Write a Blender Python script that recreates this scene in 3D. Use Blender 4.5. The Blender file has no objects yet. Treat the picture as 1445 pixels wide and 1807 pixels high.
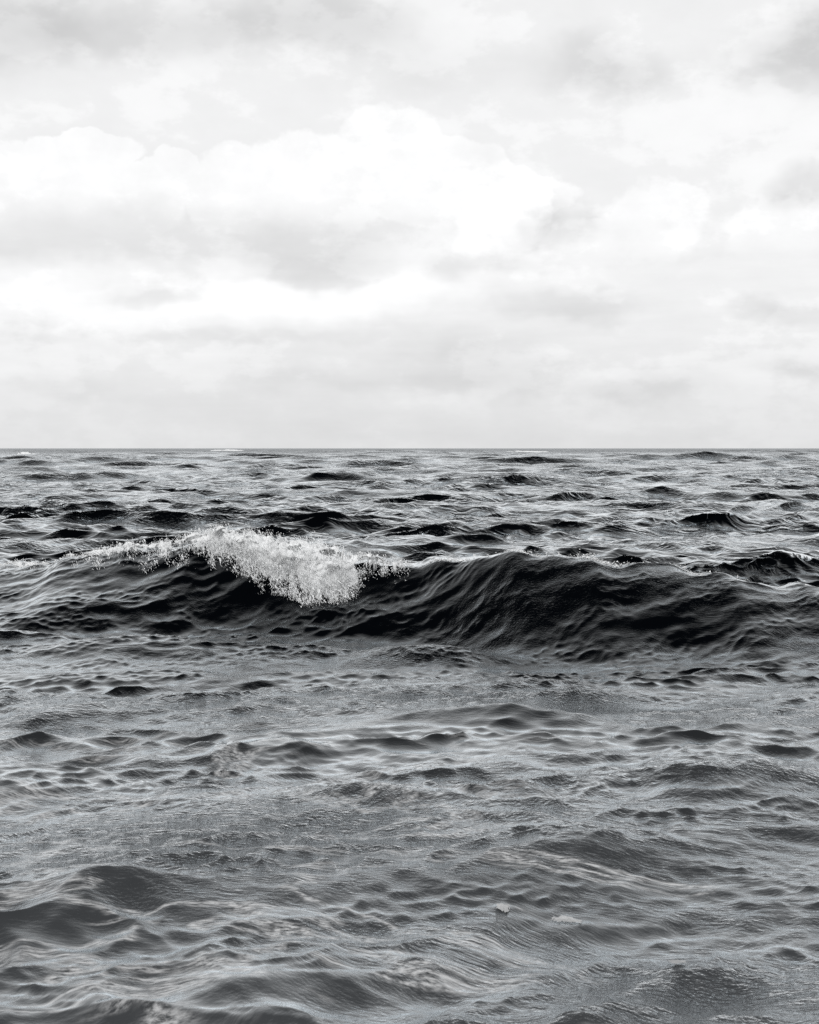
import bpy, math, random
import numpy as np
from mathutils import Vector

scene = bpy.context.scene
R = math.radians

# ------------------------------------------------------------------ camera
CAM_H = 2.0
cam_d = bpy.data.cameras.new("camera")
cam_d.sensor_fit = 'VERTICAL'
cam_d.sensor_height = 36.0
cam_d.lens = 49.45
cam_d.clip_start = 0.1
cam_d.clip_end = 60000
cam_d.dof.use_dof = True
cam_d.dof.focus_distance = 16.5
cam_d.dof.aperture_fstop = 8.0
cam = bpy.data.objects.new("camera", cam_d)
scene.collection.objects.link(cam)
cam.location = (0, 0, CAM_H)
cam.rotation_euler = (R(90 - 2.595), 0, 0)
scene.camera = cam

# ------------------------------------------------------------------ light and exposure
SUN_EL, SUN_AZ = 46.0, 205.0        # azimuth clockwise from +Y (view direction): behind the viewer, a little left
sun_d = bpy.data.lights.new("sun", 'SUN')
sun_d.energy = 1.5
sun_d.angle = R(25)
sun_d.color = (1.0, 0.992, 0.98)
sun = bpy.data.objects.new("sun", sun_d)
scene.collection.objects.link(sun)
sd = Vector((math.sin(R(SUN_AZ)) * math.cos(R(SUN_EL)), math.cos(R(SUN_AZ)) * math.cos(R(SUN_EL)), math.sin(R(SUN_EL))))
sun.rotation_euler = sd.to_track_quat('Z', 'Y').to_euler()
sun.location = (0, 0, 30)

vs = scene.view_settings
scene.display_settings.display_device = 'sRGB'
vs.view_transform = 'Standard'
vs.look = 'None'
vs.exposure = 0.0
vs.gamma = 1.0
vs.use_curve_mapping = False

scene.render.engine = 'CYCLES'
cy = scene.cycles
cy.use_denoising = False
cy.max_bounces = 5
cy.glossy_bounces = 3
cy.diffuse_bounces = 4
cy.caustics_reflective = False
cy.caustics_refractive = False


# ------------------------------------------------------------------ small node language
class E:
    """a socket or number with arithmetic"""
    def __init__(s, nt, v): s.nt, s.v = nt, v
    def _m(s, op, *a, clamp=False):
        n = s.nt.nodes.new('ShaderNodeMath'); n.operation = op; n.use_clamp = clamp
        for i, x in enumerate((s,) + a):
            x = x.v if isinstance(x, E) else x
            if isinstance(x, (int, float)): n.inputs[i].default_value = x
            else: s.nt.links.new(x, n.inputs[i])
        return E(s.nt, n.outputs[0])
    def __add__(s, o): return s._m('ADD', o)
    __radd__ = __add__
    def __sub__(s, o): return s._m('SUBTRACT', o)
    def __rsub__(s, o): return E(s.nt, o)._m('SUBTRACT', s)
    def __mul__(s, o): return s._m('MULTIPLY', o)
    __rmul__ = __mul__
    def __truediv__(s, o): return s._m('DIVIDE', o)
    def max(s, o): return s._m('MAXIMUM', o)
    def min(s, o): return s._m('MINIMUM', o)
    def pow(s, o): return s._m('POWER', o)
    def sqrt(s): return s._m('SQRT')
    def abs(s): return s._m('ABSOLUTE')
    def sat(s): return s._m('ADD', 0.0, clamp=True)
    def smooth(s, a, b, lo=0.0, hi=1.0):
        n = s.nt.nodes.new('ShaderNodeMapRange'); n.interpolation_type = 'SMOOTHSTEP'
        s.nt.links.new(s.v, n.inputs['Value'])
        for k, x in (('From Min', a), ('From Max', b), ('To Min', lo), ('To Max', hi)):
            n.inputs[k].default_value = x
        return E(s.nt, n.outputs[0])

def xyz(nt, x, y, z=0.0):
    n = nt.nodes.new('ShaderNodeCombineXYZ')
    for i, q in enumerate((x, y, z)):
        q = q.v if isinstance(q, E) else q
        if isinstance(q, (int, float)): n.inputs[i].default_value = q
        else: nt.links.new(q, n.inputs[i])
    return n.outputs[0]

def noise(nt, vec, scale, detail=4.0, rough=0.55, dist=0.0, lac=2.0):
    n = nt.nodes.new('ShaderNodeTexNoise'); n.noise_dimensions = '3D'
    nt.links.new(vec, n.inputs['Vector'])
    for k, x in (('Scale', scale), ('Detail', detail), ('Roughness', rough), ('Distortion', dist), ('Lacunarity', lac)):
        n.inputs[k].default_value = x
    return E(nt, n.outputs['Fac'])


# ------------------------------------------------------------------ world: thin sky behind broken cloud
world = bpy.data.worlds.new("World")
scene.world = world
world.use_nodes = True
nt = world.node_tree
nt.nodes.clear()
tc = nt.nodes.new('ShaderNodeTexCoord')
sp = nt.nodes.new('ShaderNodeSeparateXYZ')
nt.links.new(tc.outputs['Generated'], sp.inputs[0])
dx, dy, dz = (E(nt, sp.outputs[i]) for i in range(3))
az = dx._m('ARCTAN2', dy)                       # 0 towards +Y, positive to the right
el = dz._m('ARCSINE')
F_PX = 2482.0
def sky_u(px): return math.atan((px - 722.5) / F_PX)
def sky_v(py): return math.atan((791 - py) / F_PX)

p = xyz(nt, az, el * 1.25, 0.0)
w1 = noise(nt, p, 9.0, 4, 0.6)
w2 = noise(nt, xyz(nt, az, el * 1.25, 3.7), 9.0, 4, 0.6)
b1 = noise(nt, xyz(nt, az, el * 1.1, 8.1), 26.0, 5, 0.56)      # billows
b2 = noise(nt, xyz(nt, az, el * 1.1, 12.3), 26.0, 5, 0.56)
# soft warp for banks, tighter one for heaped tops
us, vsf = az + (w1 - 0.5) * 0.13, el + (w2 - 0.5) * 0.07
uc, vc = az + (b1 - 0.5) * 0.034 + (w1 - 0.5) * 0.02, el + (b2 - 0.5) * 0.034 + (w2 - 0.5) * 0.012

soft_uv, heap_uv = xyz(nt, us, vsf), xyz(nt, uc, vc)
def dist(uv, px, py, rx, ry):
    """0 at the centre of an ellipse, 1 on its rim"""
    n = nt.nodes.new('ShaderNodeVectorMath'); n.operation = 'MULTIPLY_ADD'
    nt.links.new(uv, n.inputs[0])
    n.inputs[1].default_value = (F_PX / rx, F_PX / ry, 0)
    n.inputs[2].default_value = (-sky_u(px) * F_PX / rx, -sky_v(py) * F_PX / ry, 0)
    l = nt.nodes.new('ShaderNodeVectorMath'); l.operation = 'LENGTH'
    nt.links.new(n.outputs[0], l.inputs[0])
    return E(nt, l.outputs['Value'])

# heaped white clouds
def heap(parts):
    h = None
    for q in parts:
        e = dist(heap_uv, *q)
        h = e if h is None else h.min(e)
    return 1.0 - h
h_main = heap([(690, 290, 120, 100), (560, 330, 150, 92), (800, 330, 120, 85), (905, 365, 75, 70), (430, 350, 110, 85),
               (312, 325, 58, 50), (230, 370, 120, 65), (50, 370, 160, 100), (150, 290, 110, 42)])
h_right = heap([(1150, 400, 100, 72), (1190, 375, 60, 48), (1040, 440, 90, 50), (880, 420, 95, 60), (1390, 430, 120, 80), (1290, 500, 110, 45), (1240, 590, 90, 30), (960, 350, 60, 40)])
b3 = noise(nt, xyz(nt, az, el * 1.1, 2.2), 55.0, 3, 0.6)
m_main = (h_main + (b3 - 0.5) * 0.26).smooth(0.0, 0.12) * el.smooth(sky_v(450), sky_v(340))
m_right = (h_right + (b3 - 0.5) * 0.35).smooth(0.0, 0.22) * el.smooth(sky_v(520), sky_v(400))

def soft(px, py, rx, ry, w, sharp=0.85):
    return dist(soft_uv, px, py, rx, ry).smooth(1.0, 1.0 - sharp, 0.0, w)

fine = noise(nt, xyz(nt, az, el * 1.7, 5.5), 15.0, 6, 0.6)
strat = noise(nt, xyz(nt, az * 0.4, el * 3.0, 1.5), 16.0, 4, 0.55)

lum = el.smooth(-0.01, 0.13, 0.765, 0.885)                      # pale grey at the horizon, whiter above
lum = lum + (fine - 0.5) * 0.15 + fine.smooth(0.49, 0.58) * el.smooth(0.02, 0.06, 0.015, 0.045) - 0.018
lum = lum + (strat - 0.5) * el.smooth(0.0, 0.09, 0.10, 0.20) * el.smooth(0.1, 0.2, 1.0, 0.1)
lum = lum + m_main * (0.085 + (b1 - 0.5) * 0.24) + m_right * (0.080 + (b2 - 0.5) * 0.2)
# white gap under the heap
lum = lum + soft(200, 540, 700, 75, 0.13) + soft(700, 525, 480, 60, 0.10)
# grey bases and scud
base_edge = vsf + (b2 - 0.5) * 0.01
lum = lum + soft(540, 470, 250, 120, -0.10, 0.75) * base_edge.smooth(sky_v(510), sky_v(488))
lum = lum + soft(200, 450, 520, 90, -0.09, 0.8) * base_edge.smooth(sky_v(480), sky_v(450))
for q in [(640, 400, 190, 80, -0.05),
          (270, 522, 110, 32, -0.17), (955, 405, 85, 70, -0.15), (850, 495, 130, 45, -0.12), (980, 545, 190, 40, -0.14), (1400, 545, 190, 40, -0.13),
          (1420, 345, 90, 42, -0.18), (1390, 645, 130, 30, -0.08),
          (560, 40, 290, 85, -0.19), (200, 75, 380, 90, -0.18), (40, 50, 190, 140, -0.10), (730, 130, 240, 100, -0.08),
          (1060, 135, 210, 90, -0.17), (1415, 140, 160, 110, -0.25),
          (820, 650, 270, 55, -0.10), (1140, 690, 200, 45, -0.09), (560, 680, 160, 34, -0.06), (110, 678, 190, 32, -0.06), (300, 603, 800, 22, -0.05)]:
    lum = lum + soft(*q)
lum = lum.max(0.5)

sky = nt.nodes.new('ShaderNodeTexSky')
sky.sky_type = 'NISHITA'
sky.sun_disc = False
sky.sun_elevation = R(SUN_EL)
sky.sun_rotation = R(SUN_AZ)
sky.air_density = 1.0
sky.dust_density = 3.0
bw = nt.nodes.new('ShaderNodeRGBToBW')
nt.links.new(sky.outputs[0], bw.inputs[0])
thin = E(nt, bw.outputs[0]) * 0.10                             # clear sky seen thinly through the cloud deck
tot = (lum + thin * 0.10) * 10.0
colr = nt.nodes.new('ShaderNodeCombineColor')
for i, k in enumerate((0.992, 0.996, 1.0)):
    nt.links.new((tot * k).v, colr.inputs[i])
bg = nt.nodes.new('ShaderNodeBackground')
nt.links.new(colr.outputs[0], bg.inputs['Color'])
bg.inputs['Strength'].default_value = 0.10
out = nt.nodes.new('ShaderNodeOutputWorld')
nt.links.new(bg.outputs[0], out.inputs['Surface'])
world.cycles.sampling_method = 'NONE'

# ------------------------------------------------------------------ materials
def new_mat(name):
    m = bpy.data.materials.new(name); m.use_nodes = True
    m.node_tree.nodes.clear()
    return m, m.node_tree

def water_material():
    m, t = new_mat("sea_water")
    geo = t.nodes.new('ShaderNodeNewGeometry')
    s = t.nodes.new('ShaderNodeSeparateXYZ')
    t.links.new(geo.outputs['Position'], s.inputs[0])
    X, Y, Z = (E(t, s.outputs[i]) for i in range(3))
    off = Y.smooth(18, 40)                                     # open water outside the break
    far = Y.smooth(120, 500)
    # currents drag the ripples: warp the plane a little
    wn = t.nodes.new('ShaderNodeTexNoise')
    t.links.new(xyz(t, X * 0.4, Y * 0.4), wn.inputs['Vector'])
    wn.inputs['Scale'].default_value = 1.0; wn.inputs['Detail'].default_value = 3.0
    ws = t.nodes.new('ShaderNodeSeparateXYZ'); t.links.new(wn.outputs['Color'], ws.inputs[0])
    wa, wb, wc = (E(t, ws.outputs[i]) for i in range(3))
    x2, y2 = X + (wa - 0.5) * 2.2, Y + (wb - 0.5) * 2.2
    patch = noise(t, xyz(t, x2 * 0.28, y2 * 0.6, 4.0), 1.0, 4, 0.55).smooth(0.36, 0.64, 0.25, 1.4)
    r1 = noise(t, xyz(t, x2 * 0.55, y2 + x2 * 0.12, Z), 38.0, 3, 0.62)
    r2 = noise(t, xyz(t, x2 * 0.5, y2, Z), 5.5, 3, 0.6)
    r3 = noise(t, xyz(t, x2 * 0.40, y2, 0.0), 1.9, 3, 0.55)
    r4 = noise(t, xyz(t, X * 0.30, Y, 5.0), 0.24, 4, 0.6)
    big = noise(t, xyz(t, X * 0.05, Y * 0.09, 1.0), 1.0, 2, 0.6).smooth(0.35, 0.65, 0.35, 1.25)
    def ridge(n): return 1.0 - (n - 0.5).abs() * 2.0
    hgt = r1 * patch * Y.smooth(11.5, 17.0, 0.0112, 0.0036) + ridge(r2) * patch * Y.smooth(15.0, 24.0, 0.0, 0.034) + ridge(r3) * (off * big * 0.13) + r4 * (far * 1.8)
    bump = t.nodes.new('ShaderNodeBump')
    bump.inputs['Strength'].default_value = 1.0
    bump.inputs['Distance'].default_value = 1.0
    t.links.new(hgt.v, bump.inputs['Height'])
    # film of old foam drawn out in strands on the inshore water
    st = noise(t, xyz(t, x2 * 0.33, y2 * 1.15, 2.0), 1.0, 4, 0.62, 0.9)
    strand = (st - 0.5).abs().smooth(0.0, 0.032, 1.0, 0.0)
    grain = noise(t, xyz(t, x2 * 0.22, y2, 0.0), 75.0, 4, 0.7).smooth(0.36, 0.66)
    film = strand * grain * (wc.smooth(0.38, 0.54)) * Y.smooth(6.5, 13.0, 1.0, 0.0) * 0.42
    silt = Y.smooth(4, 13.5, 1.0, 0.0)                         # sand and bubbles stirred up near the beach
    cc = t.nodes.new('ShaderNodeCombineColor')
    for i, (a, c) in enumerate(((0.0011, 0.040), (0.0015, 0.042), (0.0022, 0.044))):
        t.links.new((silt * c + a + film).v, cc.inputs[i])
    d = t.nodes.new('ShaderNodeBsdfDiffuse')
    t.links.new(cc.outputs[0], d.inputs['Color'])
    gl = t.nodes.new('ShaderNodeBsdfGlossy')
    gl.inputs['Color'].default_value = (0.945, 0.978, 1.0, 1)
    gl.inputs['Roughness'].default_value = 0.05
    t.links.new(bump.outputs[0], gl.inputs['Normal'])
    fr_ = t.nodes.new('ShaderNodeFresnel'); fr_.inputs['IOR'].default_value = 1.333
    t.links.new(bump.outputs[0], fr_.inputs['Normal'])
    fac = ((E(t, fr_.outputs[0]) - 0.032) * 2.45).sat() * Y.smooth(90, 700, 1.0, 0.56)          # far out, unseen steep wavelets break up the mirror
    mx = t.nodes.new('ShaderNodeMixShader')
    t.links.new(fac.v, mx.inputs[0]); t.links.new(d.outputs[0], mx.inputs[1]); t.links.new(gl.outputs[0], mx.inputs[2])
    o = t.nodes.new('ShaderNodeOutputMaterial')
    t.links.new(mx.outputs[0], o.inputs['Surface'])
    return m

def foam_material(name, lo, hi):
    m, t = new_mat(name)
    geo = t.nodes.new('ShaderNodeNewGeometry')
    n = noise(t, geo.outputs['Position'], 9.0, 5, 0.65)
    v = n.smooth(0.3, 0.65, lo, hi)
    cc = t.nodes.new('ShaderNodeCombineColor')
    for i, k in enumerate((0.985, 0.995, 1.0)):
        t.links.new((v * k).v, cc.inputs[i])
    b = t.nodes.new('ShaderNodeBsdfPrincipled')
    t.links.new(cc.outputs[0], b.inputs['Base Color'])
    b.inputs['Roughness'].default_value = 0.6
    b.inputs['IOR'].default_value = 1.15
    fz = noise(t, geo.outputs['Position'], 45.0, 4, 0.7)
    bp = t.nodes.new('ShaderNodeBump'); bp.inputs['Distance'].default_value = 0.03; bp.inputs['Strength'].default_value = 0.45
    t.links.new(fz.v, bp.inputs['Height']); t.links.new(bp.outputs[0], b.inputs['Normal'])
    tr = t.nodes.new('ShaderNodeBsdfTranslucent')
    t.links.new(cc.outputs[0], tr.inputs['Color'])
    mx = t.nodes.new('ShaderNodeMixShader'); mx.inputs[0].default_value = 0.22
    t.links.new(b.outputs[0], mx.inputs[1]); t.links.new(tr.outputs[0], mx.inputs[2])
    o = t.nodes.new('ShaderNodeOutputMaterial')
    t.links.new(mx.outputs[0], o.inputs['Surface'])
    return m

WATER = water_material()
FOAM = foam_material("white_foam", 0.84, 0.97)
OLD_FOAM = foam_material("old_foam", 0.40, 0.60)

# ------------------------------------------------------------------ the sea's shape
rng = np.random.default_rng(11)
def sstep(a, b, x):
    t = np.clip((x - a) / (b - a), 0, 1)
    return t * t * (3 - 2 * t)

# one random field of waves per octave of wavelength, each on a wide tile of its own size
FACE = []     # ripples that run along the breaking wave's face
OCT = []      # (longest wavelength, tile size, offset, height / x shift / y shift)
for lmax, slope, spread, tiles in ((0.14, 0.105, 1.1, 41), (0.27, 0.110, 1.0, 37), (0.52, 0.105, 0.9, 43), (1.0, 0.115, 0.75, 39),
                                   (2.0, 0.115, 0.65, 31), (4.0, 0.098, 0.58, 35), (8.0, 0.085, 0.45, 29), (16.0, 0.040, 0.35, 27), (34.0, 0.022, 0.35, 25), (-0.30, 0.115, 0.40, 37), (-0.62, 0.125, 0.34, 33)):
    n_, onface, lmax = 1024, lmax < 0, abs(lmax)
    L_ = lmax * tiles
    k1 = np.fft.fftfreq(n_, L_ / n_) * 2 * math.pi
    kx, ky = np.meshgrid(k1, k1, indexing='ij')
    k = np.sqrt(kx * kx + ky * ky); k[0, 0] = 1e-6
    lam = 2 * math.pi / k
    band = np.clip((lam / (lmax * 0.5) - 0.88) / 0.24, 0, 1) * np.clip((1.12 - lam / lmax) / 0.24, 0, 1)
    th = np.arctan2(kx * 0.985 + ky * 0.17, -ky * 0.985 + kx * 0.17)          # 0: travelling towards the beach
    A_ = band / k ** 2 * np.exp(-th ** 2 / (2 * spread ** 2)) * (rng.normal(size=k.shape) + 1j * rng.normal(size=k.shape))
    h_ = np.fft.ifft2(A_)
    sl_ = math.sqrt(np.mean(np.real(np.fft.ifft2(1j * kx * A_)) ** 2 + np.real(np.fft.ifft2(1j * ky * A_)) ** 2))
    g_ = slope / sl_
    f_ = np.stack([np.real(h_), np.real(np.fft.ifft2(1j * kx / k * A_)), np.real(np.fft.ifft2(1j * ky / k * A_))], -1) * g_
    (FACE if onface else OCT).append((lmax, L_, rng.uniform(0, 1, 2), f_.astype(np.float32), float(np.std(f_[..., 0]))))

def tile(f, L, off, x, y):
    n_ = f.shape[0]
    u = (x / L + off[0]) * n_; v = (y / L + off[1]) * n_
    iu = np.floor(u).astype(np.int64); iv = np.floor(v).astype(np.int64)
    fu = (u - iu).astype(np.float32)[..., None]; fv = (v - iv).astype(np.float32)[..., None]
    i0 = iu % n_; i1 = (iu + 1) % n_; j0 = iv % n_; j1 = (iv + 1) % n_
    if f.ndim == 2: fu, fv = fu[..., 0], fv[..., 0]
    return (f[i0, j0] * (1 - fu) + f[i1, j0] * fu) * (1 - fv) + (f[i0, j1] * (1 - fu) + f[i1, j1] * fu) * fv

# the breaking wave: crest line, height, widths along X
CX = [-14, -8, -5.3, -4, -2.95, -2.0, -1.1, -0.25, 0.38, 1.5, 2.1, 3.1, 3.9, 4.6, 8, 14]
CYL = [20.0, 18.9, 18.1, 17.6, 17.2, 17.0, 16.8, 16.4, 16.1, 15.4, 15.2, 14.9, 14.75, 14.6, 14.2, 14.0]
CHH = [0.0, 0.36, 0.52, 0.66, 0.80, 0.84, 0.72, 0.58, 0.76, 0.86, 0.80, 0.67, 0.57, 0.47, 0.34, 0.0]
CWF = [2.8, 2.8, 2.7, 2.4, 1.9, 1.6, 1.5, 1.45, 1.5, 1.75, 1.8, 1.85, 1.9, 1.95, 2.2, 2.4]
CDL = [0.0, 0.0, 0.05, 0.12, 0.22, 0.32, 0.36, 0.34, 0.20, 0.11, 0.09, 0.10, 0.08, 0.05, 0.0, 0.0]
def smooth_interp(x, xs, ys):
    # average of shifted linear interpolations = rounded corners
    return sum(np.interp(x + o, xs, ys) for o in (-0.4, -0.2, 0, 0.2, 0.4)) / 5
_px = rng.uniform(0, 6.28, 8)
def crest_y(x):
    return smooth_interp(x, CX, CYL) + 0.07 * np.sin(2.3 * x + _px[0]) + 0.04 * np.sin(5.1 * x + _px[1])
def crest_h(x):
    return smooth_interp(x, CX, CHH) + sstep(-9, -6, x) * (0.025 * np.sin(3.7 * x + _px[2]) + 0.02 * np.sin(8.3 * x + _px[3]) + 0.012 * np.sin(15.0 * x + _px[4]))
def crest_w(x): return smooth_interp(x, CX, CWF)
def crest_d(x): return smooth_interp(x, CX, CDL)

# small swells standing in the trough in front of it
SWELLS = [(0.35, 13.7, 0.17, 0.85, 0.36), (-2.6, 14.1, 0.10, 0.8, 0.3), (-4.3, 14.6, 0.11, 0.9, 0.3), (2.9, 12.4, 0.08, 0.8, 0.3), (-0.9, 12.6, 0.06, 0.9, 0.3),
          (1.95, 8.2, 0.13, 0.62, 0.30), (0.8, 6.75, 0.065, 0.50, 0.20), (-1.33, 6.15, 0.085, 0.30, 0.22), (-0.2, 7.6, 0.06, 0.35, 0.2),
          (-0.87, 8.9, 0.07, 0.42, 0.22), (0.72, 10.1, 0.08, 0.42, 0.24), (-0.55, 5.25, 0.04, 0.40, 0.15), (1.2, 5.5, 0.06, 0.45, 0.2), (-2.6, 10.3, 0.09, 0.5, 0.28)]
def breaker(x, y):
    s = y - crest_y(x)
    h, w, d = crest_h(x), crest_w(x), crest_d(x)
    f = np.clip((s + w) / w, 0, 1)
    front = f ** 1.5 * (1 - 0.25 * (f ** 6))                    # hollow face, rounded at the top
    front = front / 0.75
    back = 0.5 + 0.5 * np.cos(np.clip(s / 4.2, 0, 1) * math.pi)
    back = back ** 1.3
    pr = np.where(s < 0, np.minimum(front, 1.0), back)
    # trough drawn down in front
    tr = np.exp(-((s + w + 0.5) / 0.9) ** 2)
    z = h * pr - 0.16 * h * tr
    z = z + 0.17 * np.exp(-((x + 2.9) / 0.95) ** 2 - ((s - 1.25 - 0.12 * np.sin(3.1 * x)) / 0.42) ** 2)   # a second hump close behind
    for hx, hy, hh, wx, wy in SWELLS:
        z = z + hh * np.exp(-((x - hx) / wx) ** 2 - ((y - hy - 0.15 * (x - hx)) / wy) ** 2)
    lip = np.where(s < 0, f ** 5, np.exp(-(s / 0.55) ** 2))
    return z, -d * lip, np.where(s < 0, np.maximum(pr, tr * 0.2), np.exp(-(s / 0.28) ** 2)), np.where(s < 0, pr, np.exp(-(s / 2.2) ** 2)) * sstep(-9, -6, x)

def displace(x, y, spx, spy):
    """water surface above plane point (x, y); spx, spy: sample spacing there"""
    D = np.zeros(x.shape + (3,), np.float32)
    bz, by, pr, prl = breaker(x, y)
    sp = np.maximum(spy, spx)
    spmin = float(sp.min())
    onf = np.where(y < crest_y(x) + 0.3, pr, 0) * (0.35 + 0.65 * sstep(0.9, 2.1, x) + 0.5 * sstep(-1.6, -3.0, x))
    for lmax, L, off, f, sd_ in FACE:
        if lmax * 0.7 > 2.2 * spmin:
            D += tile(f, L, off, x, y) * (onf * sstep(2.2, 4.5, lmax * 0.7 / sp))[..., None]
    for o, (lmax, L, off, f, sd_) in enumerate(OCT):
        lam = lmax * 0.7
        if lam < 2.2 * spmin: continue
        a = sstep(2.2, 4.5, lam / sp)
        # gusts and slicks: the short waves come in patches
        if o < 6:
            q = OCT[min(o + 3, 7)]
            g = tile(q[3][..., 0], q[1], q[2] + 0.37, x * 0.6, y) / q[4]
            a = a * np.exp(np.clip((0.62 if o < 3 else 0.28) * g, -0.8, 0.7))
        if lmax > 20: a = a * sstep(60, 250, y) * 4.5
        elif lmax > 3: a = a * (0.36 + 0.70 * sstep(11, 24, y) + (0.25 if lmax < 5 else 0.9) * sstep(35, 110, y)) * (1 - 0.85 * prl)
        elif lmax > 0.8: a = a * (0.44 + 0.46 * sstep(8, 12, y) + 0.90 * sstep(16, 23, y)) * (1 - 0.8 * pr) * (1 - 0.45 * prl)
        else: a = a * (1.0 + 0.75 * sstep(16, 23, y)) * (1 - (0.72 if lmax > 0.2 else 0.25) * pr)
        D += tile(f, L, off, x, y) * a[..., None]
    return x + 1.1 * D[..., 1], y + 1.1 * D[..., 2] + by, D[..., 0] + bz

# rows and columns, finer where waves stand near
rs = [3.4]
while rs[-1] < 30000:
    r = rs[-1]
    if r < 4.4: st = 0.02
    elif r < 11: st = 0.0030 * r
    elif r < 19: st = 0.021
    elif r < 300: st = 0.0041 * r
    elif r < 900: st = 0.0065 * r
    elif r < 3000: st = 0.014 * r
    else: st = 0.05 * r
    if 19 <= r < 26: st = min(st, 0.021 + (r - 19) * 0.014)
    rs.append(r + st)
rs = np.array(rs)
half = list(np.arange(0.0, 0.30, 0.00112))
while half[-1] < 1.25:                                           # fine across the view, opening out to the sides
    t_ = half[-1]
    half.append(t_ + 0.00112 * (1 + max(0.0, t_ - 0.31) * 9 + max(0.0, t_ - 0.55) * 120))
half = np.array(half)
ths = np.concatenate([-half[:0:-1], half])
NR, NT = len(rs), len(ths)
print("sea grid", NR, NT, NR * NT)
P = np.zeros((NR, NT, 3), np.float32)
drs = np.gradient(rs)
B = 40
for i0 in range(0, NR, B):
    r = rs[i0:i0 + B, None]
    x = (r * np.sin(ths)[None, :]).astype(np.float32)
    y = (r * np.cos(ths)[None, :]).astype(np.float32)
    spy = np.broadcast_to(drs[i0:i0 + B, None], x.shape)
    spx = np.broadcast_to(r * np.gradient(ths)[None, :], x.shape)
    X, Y, Z = displace(x, y, spx.astype(np.float32) * 0.7, spy.astype(np.float32))
    P[i0:i0 + B, :, 0], P[i0:i0 + B, :, 1], P[i0:i0 + B, :, 2] = X, Y, Z

# vertex normals from the whole sheet, so that the cut between sea and wave does not show
T1 = np.gradient(P, axis=0); T2 = np.gradient(P, axis=1)
N = np.cross(T2, T1)
N /= np.linalg.norm(N, axis=2, keepdims=True) + 1e-12
if N[:, :, 2].mean() < 0: N = -N

# which cells belong to the breaking wave
bx = rs[:, None] * np.sin(ths)[None, :]
by_ = rs[:, None] * np.cos(ths)[None, :]
sc_ = by_ - crest_y(bx)
inw = (sc_ > -crest_w(bx) - 0.1) & (sc_ < 1.5) & (bx > -6.6) & (bx < 7.5)
cell = inw[:-1, :-1]
idx = np.arange(NR * NT).reshape(NR, NT)
quads = np.stack([idx[:-1, :-1], idx[:-1, 1:], idx[1:, 1:], idx[1:, :-1]], axis=2)

def mesh_from(name, q, verts, normals=None, smooth=True):
    used, inv = np.unique(q.ravel(), return_inverse=True)
    v = verts[used]
    me = bpy.data.meshes.new(name)
    k = q.shape[1]
    me.vertices.add(len(v)); me.vertices.foreach_set("co", v.astype(np.float32).ravel())
    me.loops.add(len(inv)); me.loops.foreach_set("vertex_index", inv.astype(np.int32))
    me.polygons.add(len(q)); me.polygons.foreach_set("loop_start", np.arange(0, len(inv), k, dtype=np.int32))
    me.update(calc_edges=True)
    me.polygons.foreach_set("use_smooth", np.full(len(q), smooth))
    if normals is not None:
        me.normals_split_custom_set_from_vertices(normals[used].astype(np.float32))
    me.update()
    return me

def link(name, me, mat, parent=None, **props):
    o = bpy.data.objects.new(name, me)
    scene.collection.objects.link(o)
    if mat: me.materials.append(mat)
    if parent: o.parent = parent
    for k, x in props.items(): o[k] = x
    return o

V, NN = P.reshape(-1, 3), N.reshape(-1, 3)
sea = link("sea", mesh_from("sea", quads[~cell], V, NN), WATER, kind="structure")
wave = link("breaking_wave", mesh_from("breaking_wave", quads[cell], V, NN), WATER,
            label="dark breaking wave across the middle, white foam tumbling from its crest left of centre", category="wave")

# ------------------------------------------------------------------ foam
def vnoise(p, seed=0):
    """smooth value noise for arrays of points (n, 3)"""
    i = np.floor(p).astype(np.int64); f = p - i
    f = f * f * (3 - 2 * f)
    def h(a):
        n = a[:, 0] * 374761393 + a[:, 1] * 668265263 + a[:, 2] * 2147483647 + seed * 974711
        n = (n ^ (n >> 13)) * 1274126177
        n = n ^ (n >> 16)
        return (n & 0xffff) / 65535.0
    r = 0
    for dx_ in (0, 1):
        for dy_ in (0, 1):
            for dz_ in (0, 1):
                w = np.where(dx_, f[:, 0], 1 - f[:, 0]) * np.where(dy_, f[:, 1], 1 - f[:, 1]) * np.where(dz_, f[:, 2], 1 - f[:, 2])
                r = r + w * h(i + np.array([dx_, dy_, dz_]))
    return r
def fbm(p, o=4, seed=0):
    r, a, t = 0, 1.0, 0
    for k in range(o):
        r = r + a * vnoise(p * 2 ** k, seed + k); t += a; a *= 0.55
    return r / t

def surf(x, y):
    sp = np.full_like(x, 0.03)
    return np.stack(displace(x, y, sp, sp), axis=-1)

def foam_low(x):
    """how far down the face (0 crest .. 1 foot) the foam reaches at X"""
    return np.interp(x - 0.12, [-5.6, -4.9, -4.2, -3.5, -2.9, -2.3, -2.0, -1.75, -1.45, -1.3, -1.1, -0.95, -0.7, -0.4, -0.1, 0.15, 0.4],
                        [0.02, 0.05, 0.05, 0.12, 0.17, 0.20, 0.27, 0.36, 0.37, 0.44, 0.54, 0.45, 0.33, 0.24, 0.10, -0.05, -0.2])

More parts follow.
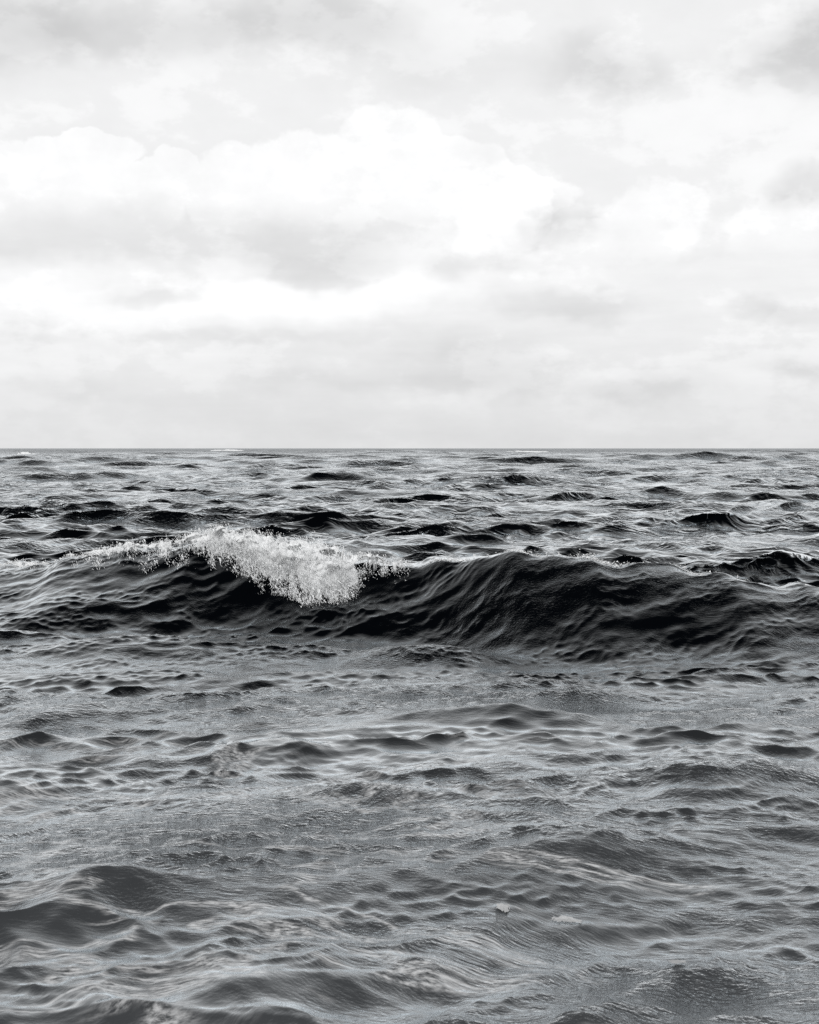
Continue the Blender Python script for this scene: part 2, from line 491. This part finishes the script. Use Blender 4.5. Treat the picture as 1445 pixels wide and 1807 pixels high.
def chunks(pts, size, axis, stretch, rg):
    """many little clots, drawn out along AXIS, as one vertex and face array"""
    n = len(pts)
    a = axis / (np.linalg.norm(axis, axis=1, keepdims=True) + 1e-9)
    rnd = rg.normal(size=(n, 3))
    b = np.cross(a, rnd); b /= np.linalg.norm(b, axis=1, keepdims=True) + 1e-9
    c = np.cross(a, b)
    def j(): return rg.uniform(0.6, 1.3, (n, 1)) * size[:, None]
    e = [a * stretch[:, None], -0.6 * a * stretch[:, None] + b, -0.6 * a * stretch[:, None] - 0.5 * b + 0.87 * c, -0.6 * a * stretch[:, None] - 0.5 * b - 0.87 * c]
    vs_ = np.stack([pts + q * j() for q in e], axis=1)
    f = np.array([[0, 1, 2], [0, 2, 3], [0, 3, 1], [1, 3, 2]])
    q = (np.arange(n) * 4)[:, None, None] + f[None]
    return vs_.reshape(-1, 3), q.reshape(-1, 3)

fr = np.random.default_rng(5)
# the foam's rolling mass: a lumpy sheet over the crest and down the face
gx = np.linspace(-5.5, 0.45, 900)
gt = np.linspace(-0.35, 0.8, 150)
GX, GT = np.meshgrid(gx, gt, indexing='ij')
gw = crest_w(GX)
gy = crest_y(GX) - np.where(GT > 0, GT * gw, GT * 0.9)
S0 = surf(GX.ravel(), gy.ravel()).reshape(GX.shape + (3,))
e1 = np.gradient(S0, axis=0); e2 = np.gradient(S0, axis=1)
SN = np.cross(e1, e2); SN /= np.linalg.norm(SN, axis=2, keepdims=True) + 1e-9
if SN[:, :60, 2].mean() < 0: SN = -SN
low = foam_low(GX)
core = np.stack([GX.ravel() * 1.0, GT.ravel() * 1.0, np.zeros(GX.size)], 1)
sh = core.copy(); sh[:, 0] = core[:, 0] * 4.0 - core[:, 1] * 1.5; sh[:, 1] *= 3.0
n1 = fbm(sh, 4, 3).reshape(GX.shape)
sh2 = sh * 3.7
n2 = fbm(sh2, 4, 17).reshape(GX.shape)
heavy = np.interp(GX, [-5.5, -4.4, -3.6, -2.6, -2.0, -0.9, -0.3, 0.1, 0.45], [0.04, 0.15, 0.40, 0.62, 1.0, 1.0, 0.6, 0.10, 0.0])
inside = np.minimum((low - GT) / 0.16, (GT + 0.10 + 0.12 * heavy) / 0.10)      # >0 inside
dens = np.clip(inside, -1, 1) * 0.30 + (n1 - 0.5) * 1.1 + (n2 - 0.5) * 0.9 + heavy * 0.22 - 0.15
thick = np.clip(inside, 0, 1) * (0.03 + 0.22 * heavy * n1) + 0.15 * heavy * (n2 - 0.4)
sh3 = sh * 13.0; sh3[:, 1] *= 0.6
thick = thick + 0.035 * heavy * (fbm(sh3, 3, 29).reshape(GX.shape) - 0.5)
FS = S0 + SN * np.clip(thick, -0.02, 0.3)[..., None]
FS[..., 1] -= np.clip(inside, 0, 1) * heavy * 0.10
FS += fr.normal(0, 0.0018, FS.shape)
past = (n2 - 0.5) * 0.5 - GX                                   # the sheet ends where the lip still stands clear
keep = (dens > 0.05) & (inside > -0.15) & (past > 0.12)
kc = keep[:-1, :-1] & keep[1:, 1:] & keep[1:, :-1] & keep[:-1, 1:]
fi = np.arange(GX.size).reshape(GX.shape)
fq = np.stack([fi[:-1, :-1], fi[1:, :-1], fi[1:, 1:], fi[:-1, 1:]], axis=2)[kc]
link("foam", mesh_from("foam", fq, FS.reshape(-1, 3)), FOAM, wave, kind="stuff", label="white tumbling foam on the wave's crest and face")

# clots and drops thrown off the foam
n = 460000
ii = fr.integers(0, GX.shape[0], n); jj = fr.integers(0, GX.shape[1], n)
prob = np.clip(0.38 + dens[ii, jj] * 1.9, 0, 1) * np.clip(0.25 + heavy[ii, jj], 0, 1) * (inside[ii, jj] > -1.1) * (past[ii, jj] > 0.0)
ok = fr.random(n) < prob * np.where(inside[ii, jj] > 0.4, 0.14, 0.75)
ii, jj = ii[ok], jj[ok]
pts = FS[ii, jj] + SN[ii, jj] * fr.exponential(0.026, (len(ii), 1)) * heavy[ii, jj][:, None]
pts += fr.normal(0, 0.018, pts.shape)
size = np.clip(fr.lognormal(math.log(0.0025), 0.55, len(ii)), 0.0015, 0.012)
flow = np.stack([np.full(len(ii), 0.45), np.full(len(ii), -0.5), np.full(len(ii), -0.8)], 1) + fr.normal(0, 0.30, (len(ii), 3))
cv, cq = chunks(pts, size, flow, fr.uniform(1.8, 5.0, len(ii)), fr)
link("spray", mesh_from("spray", cq, cv, smooth=False), FOAM, wave, kind="stuff", label="clots and drops of white spray thrown off the foam")

# thin broken foam along the dark crest on the right
n = 5000
xs = np.concatenate([fr.normal(0.42, 0.12, 350), fr.normal(2.05, 0.14, 320), fr.normal(1.25, 0.10, 120), fr.normal(3.05, 0.10, 120), fr.uniform(-5.4, -0.4, 600), fr.uniform(0.3, 4.4, 60)])
tt = fr.exponential(0.03, len(xs)) - 0.05
ys = crest_y(xs) - np.where(tt > 0, tt * crest_w(xs), tt)
cp = surf(xs, ys); cp[:, 2] += fr.exponential(0.016, len(xs))
cv, cq = chunks(cp, np.clip(fr.lognormal(math.log(0.0055), 0.5, len(xs)), 0.002, 0.014), fr.normal(0, 1, (len(xs), 3)) * [1.5, 1, 0.5], fr.uniform(1, 2.5, len(xs)), fr)
link("crest_spray", mesh_from("crest_spray", cq, cv, smooth=False), FOAM, wave, kind="stuff", label="sparse drops of foam along the wave's right crest")

# ------------------------------------------------------------------ whitecaps far out and foam flecks close by
def foam_sheet(name, px, py, half_x, half_y, thick, seed, label, category, group, cells=(90, 14), thr=0.42, lift=0.0):
    """a ragged raft of foam lying on the water where the photograph shows it"""
    y0 = CAM_H * F_PX / (py - 791)
    x0 = (px - 722.5) / F_PX * y0
    if y0 > 50:                                                  # a whitecap breaks on the highest crest thereabouts
        yy = np.linspace(y0 * 0.8, y0 * 1.2, 400); xx = np.full_like(yy, x0)
        s4 = 0.0066 * yy
        y0 = float(yy[np.argmax(np.stack(displace(xx, yy, s4, s4), -1)[:, 2])]) - 0.25 * half_y
    a = np.linspace(-1, 1, cells[0]); b = np.linspace(-1, 1, cells[1])
    A, Bb = np.meshgrid(a, b, indexing='ij')
    x = x0 + A * half_x; y = y0 + Bb * half_y + 0.35 * half_y * np.sin(A * 3 + seed)
    sp = np.full(A.size, 0.0031 * y0 if y0 < 12 else 0.0066 * y0)
    S = np.stack(displace(x.ravel(), y.ravel(), sp, sp), -1).reshape(A.shape + (3,))
    d = 1 - np.sqrt(A ** 2 + Bb ** 2)
    nz = fbm(np.stack([A.ravel() * 5 + seed * 7, Bb.ravel() * 2.2, np.zeros(A.size)], 1), 4, seed).reshape(A.shape)
    f = d * 0.8 + (nz - 0.5) * 1.5
    S[..., 2] += lift + thick * np.clip(f, -0.2, 1) * (0.6 + 0.8 * nz)
    keep = f > thr - 0.42
    kc = keep[:-1, :-1] & keep[1:, 1:] & keep[1:, :-1] & keep[:-1, 1:]
    fi = np.arange(A.size).reshape(A.shape)
    q = np.stack([fi[:-1, :-1], fi[1:, :-1], fi[1:, 1:], fi[:-1, 1:]], axis=2)[kc]
    return link(name, mesh_from(name, q, S.reshape(-1, 3)), OLD_FOAM if name == 'foam_fleck' else FOAM, label=label, category=category, group=group)

g = "whitecaps far out on the sea"
foam_sheet("whitecap", 365, 797.5, 14, 7, 0.5, 3, "longest white foam line just under the horizon, left of centre", "whitecap", g)
foam_sheet("whitecap", 32, 808, 2.6, 2.0, 0.45, 8, "small white foam on a dark wave near the left edge below the horizon", "whitecap", g)
foam_sheet("whitecap", 940, 799, 12, 5, 0.30, 5, "faint thin white foam line below the horizon, right of centre", "whitecap", g)
g = "small foam flecks on the water close by"
foam_sheet("foam_fleck", 1020, 1620, 0.068, 0.035, 0.004, 2, "flat white foam fleck in the right foreground, widest of the three", "foam", g, (40, 16), 0.25, 0.006)
foam_sheet("foam_fleck", 905, 1607, 0.035, 0.035, 0.004, 4, "small pale foam fleck just left of the widest one in the foreground", "foam", g, (30, 16), 0.15, 0.006)
foam_sheet("foam_fleck", 1208, 1697, 0.030, 0.04, 0.006, 6, "tiny round foam fleck low in the right foreground", "foam", g, (24, 16), 0.15, 0.014)
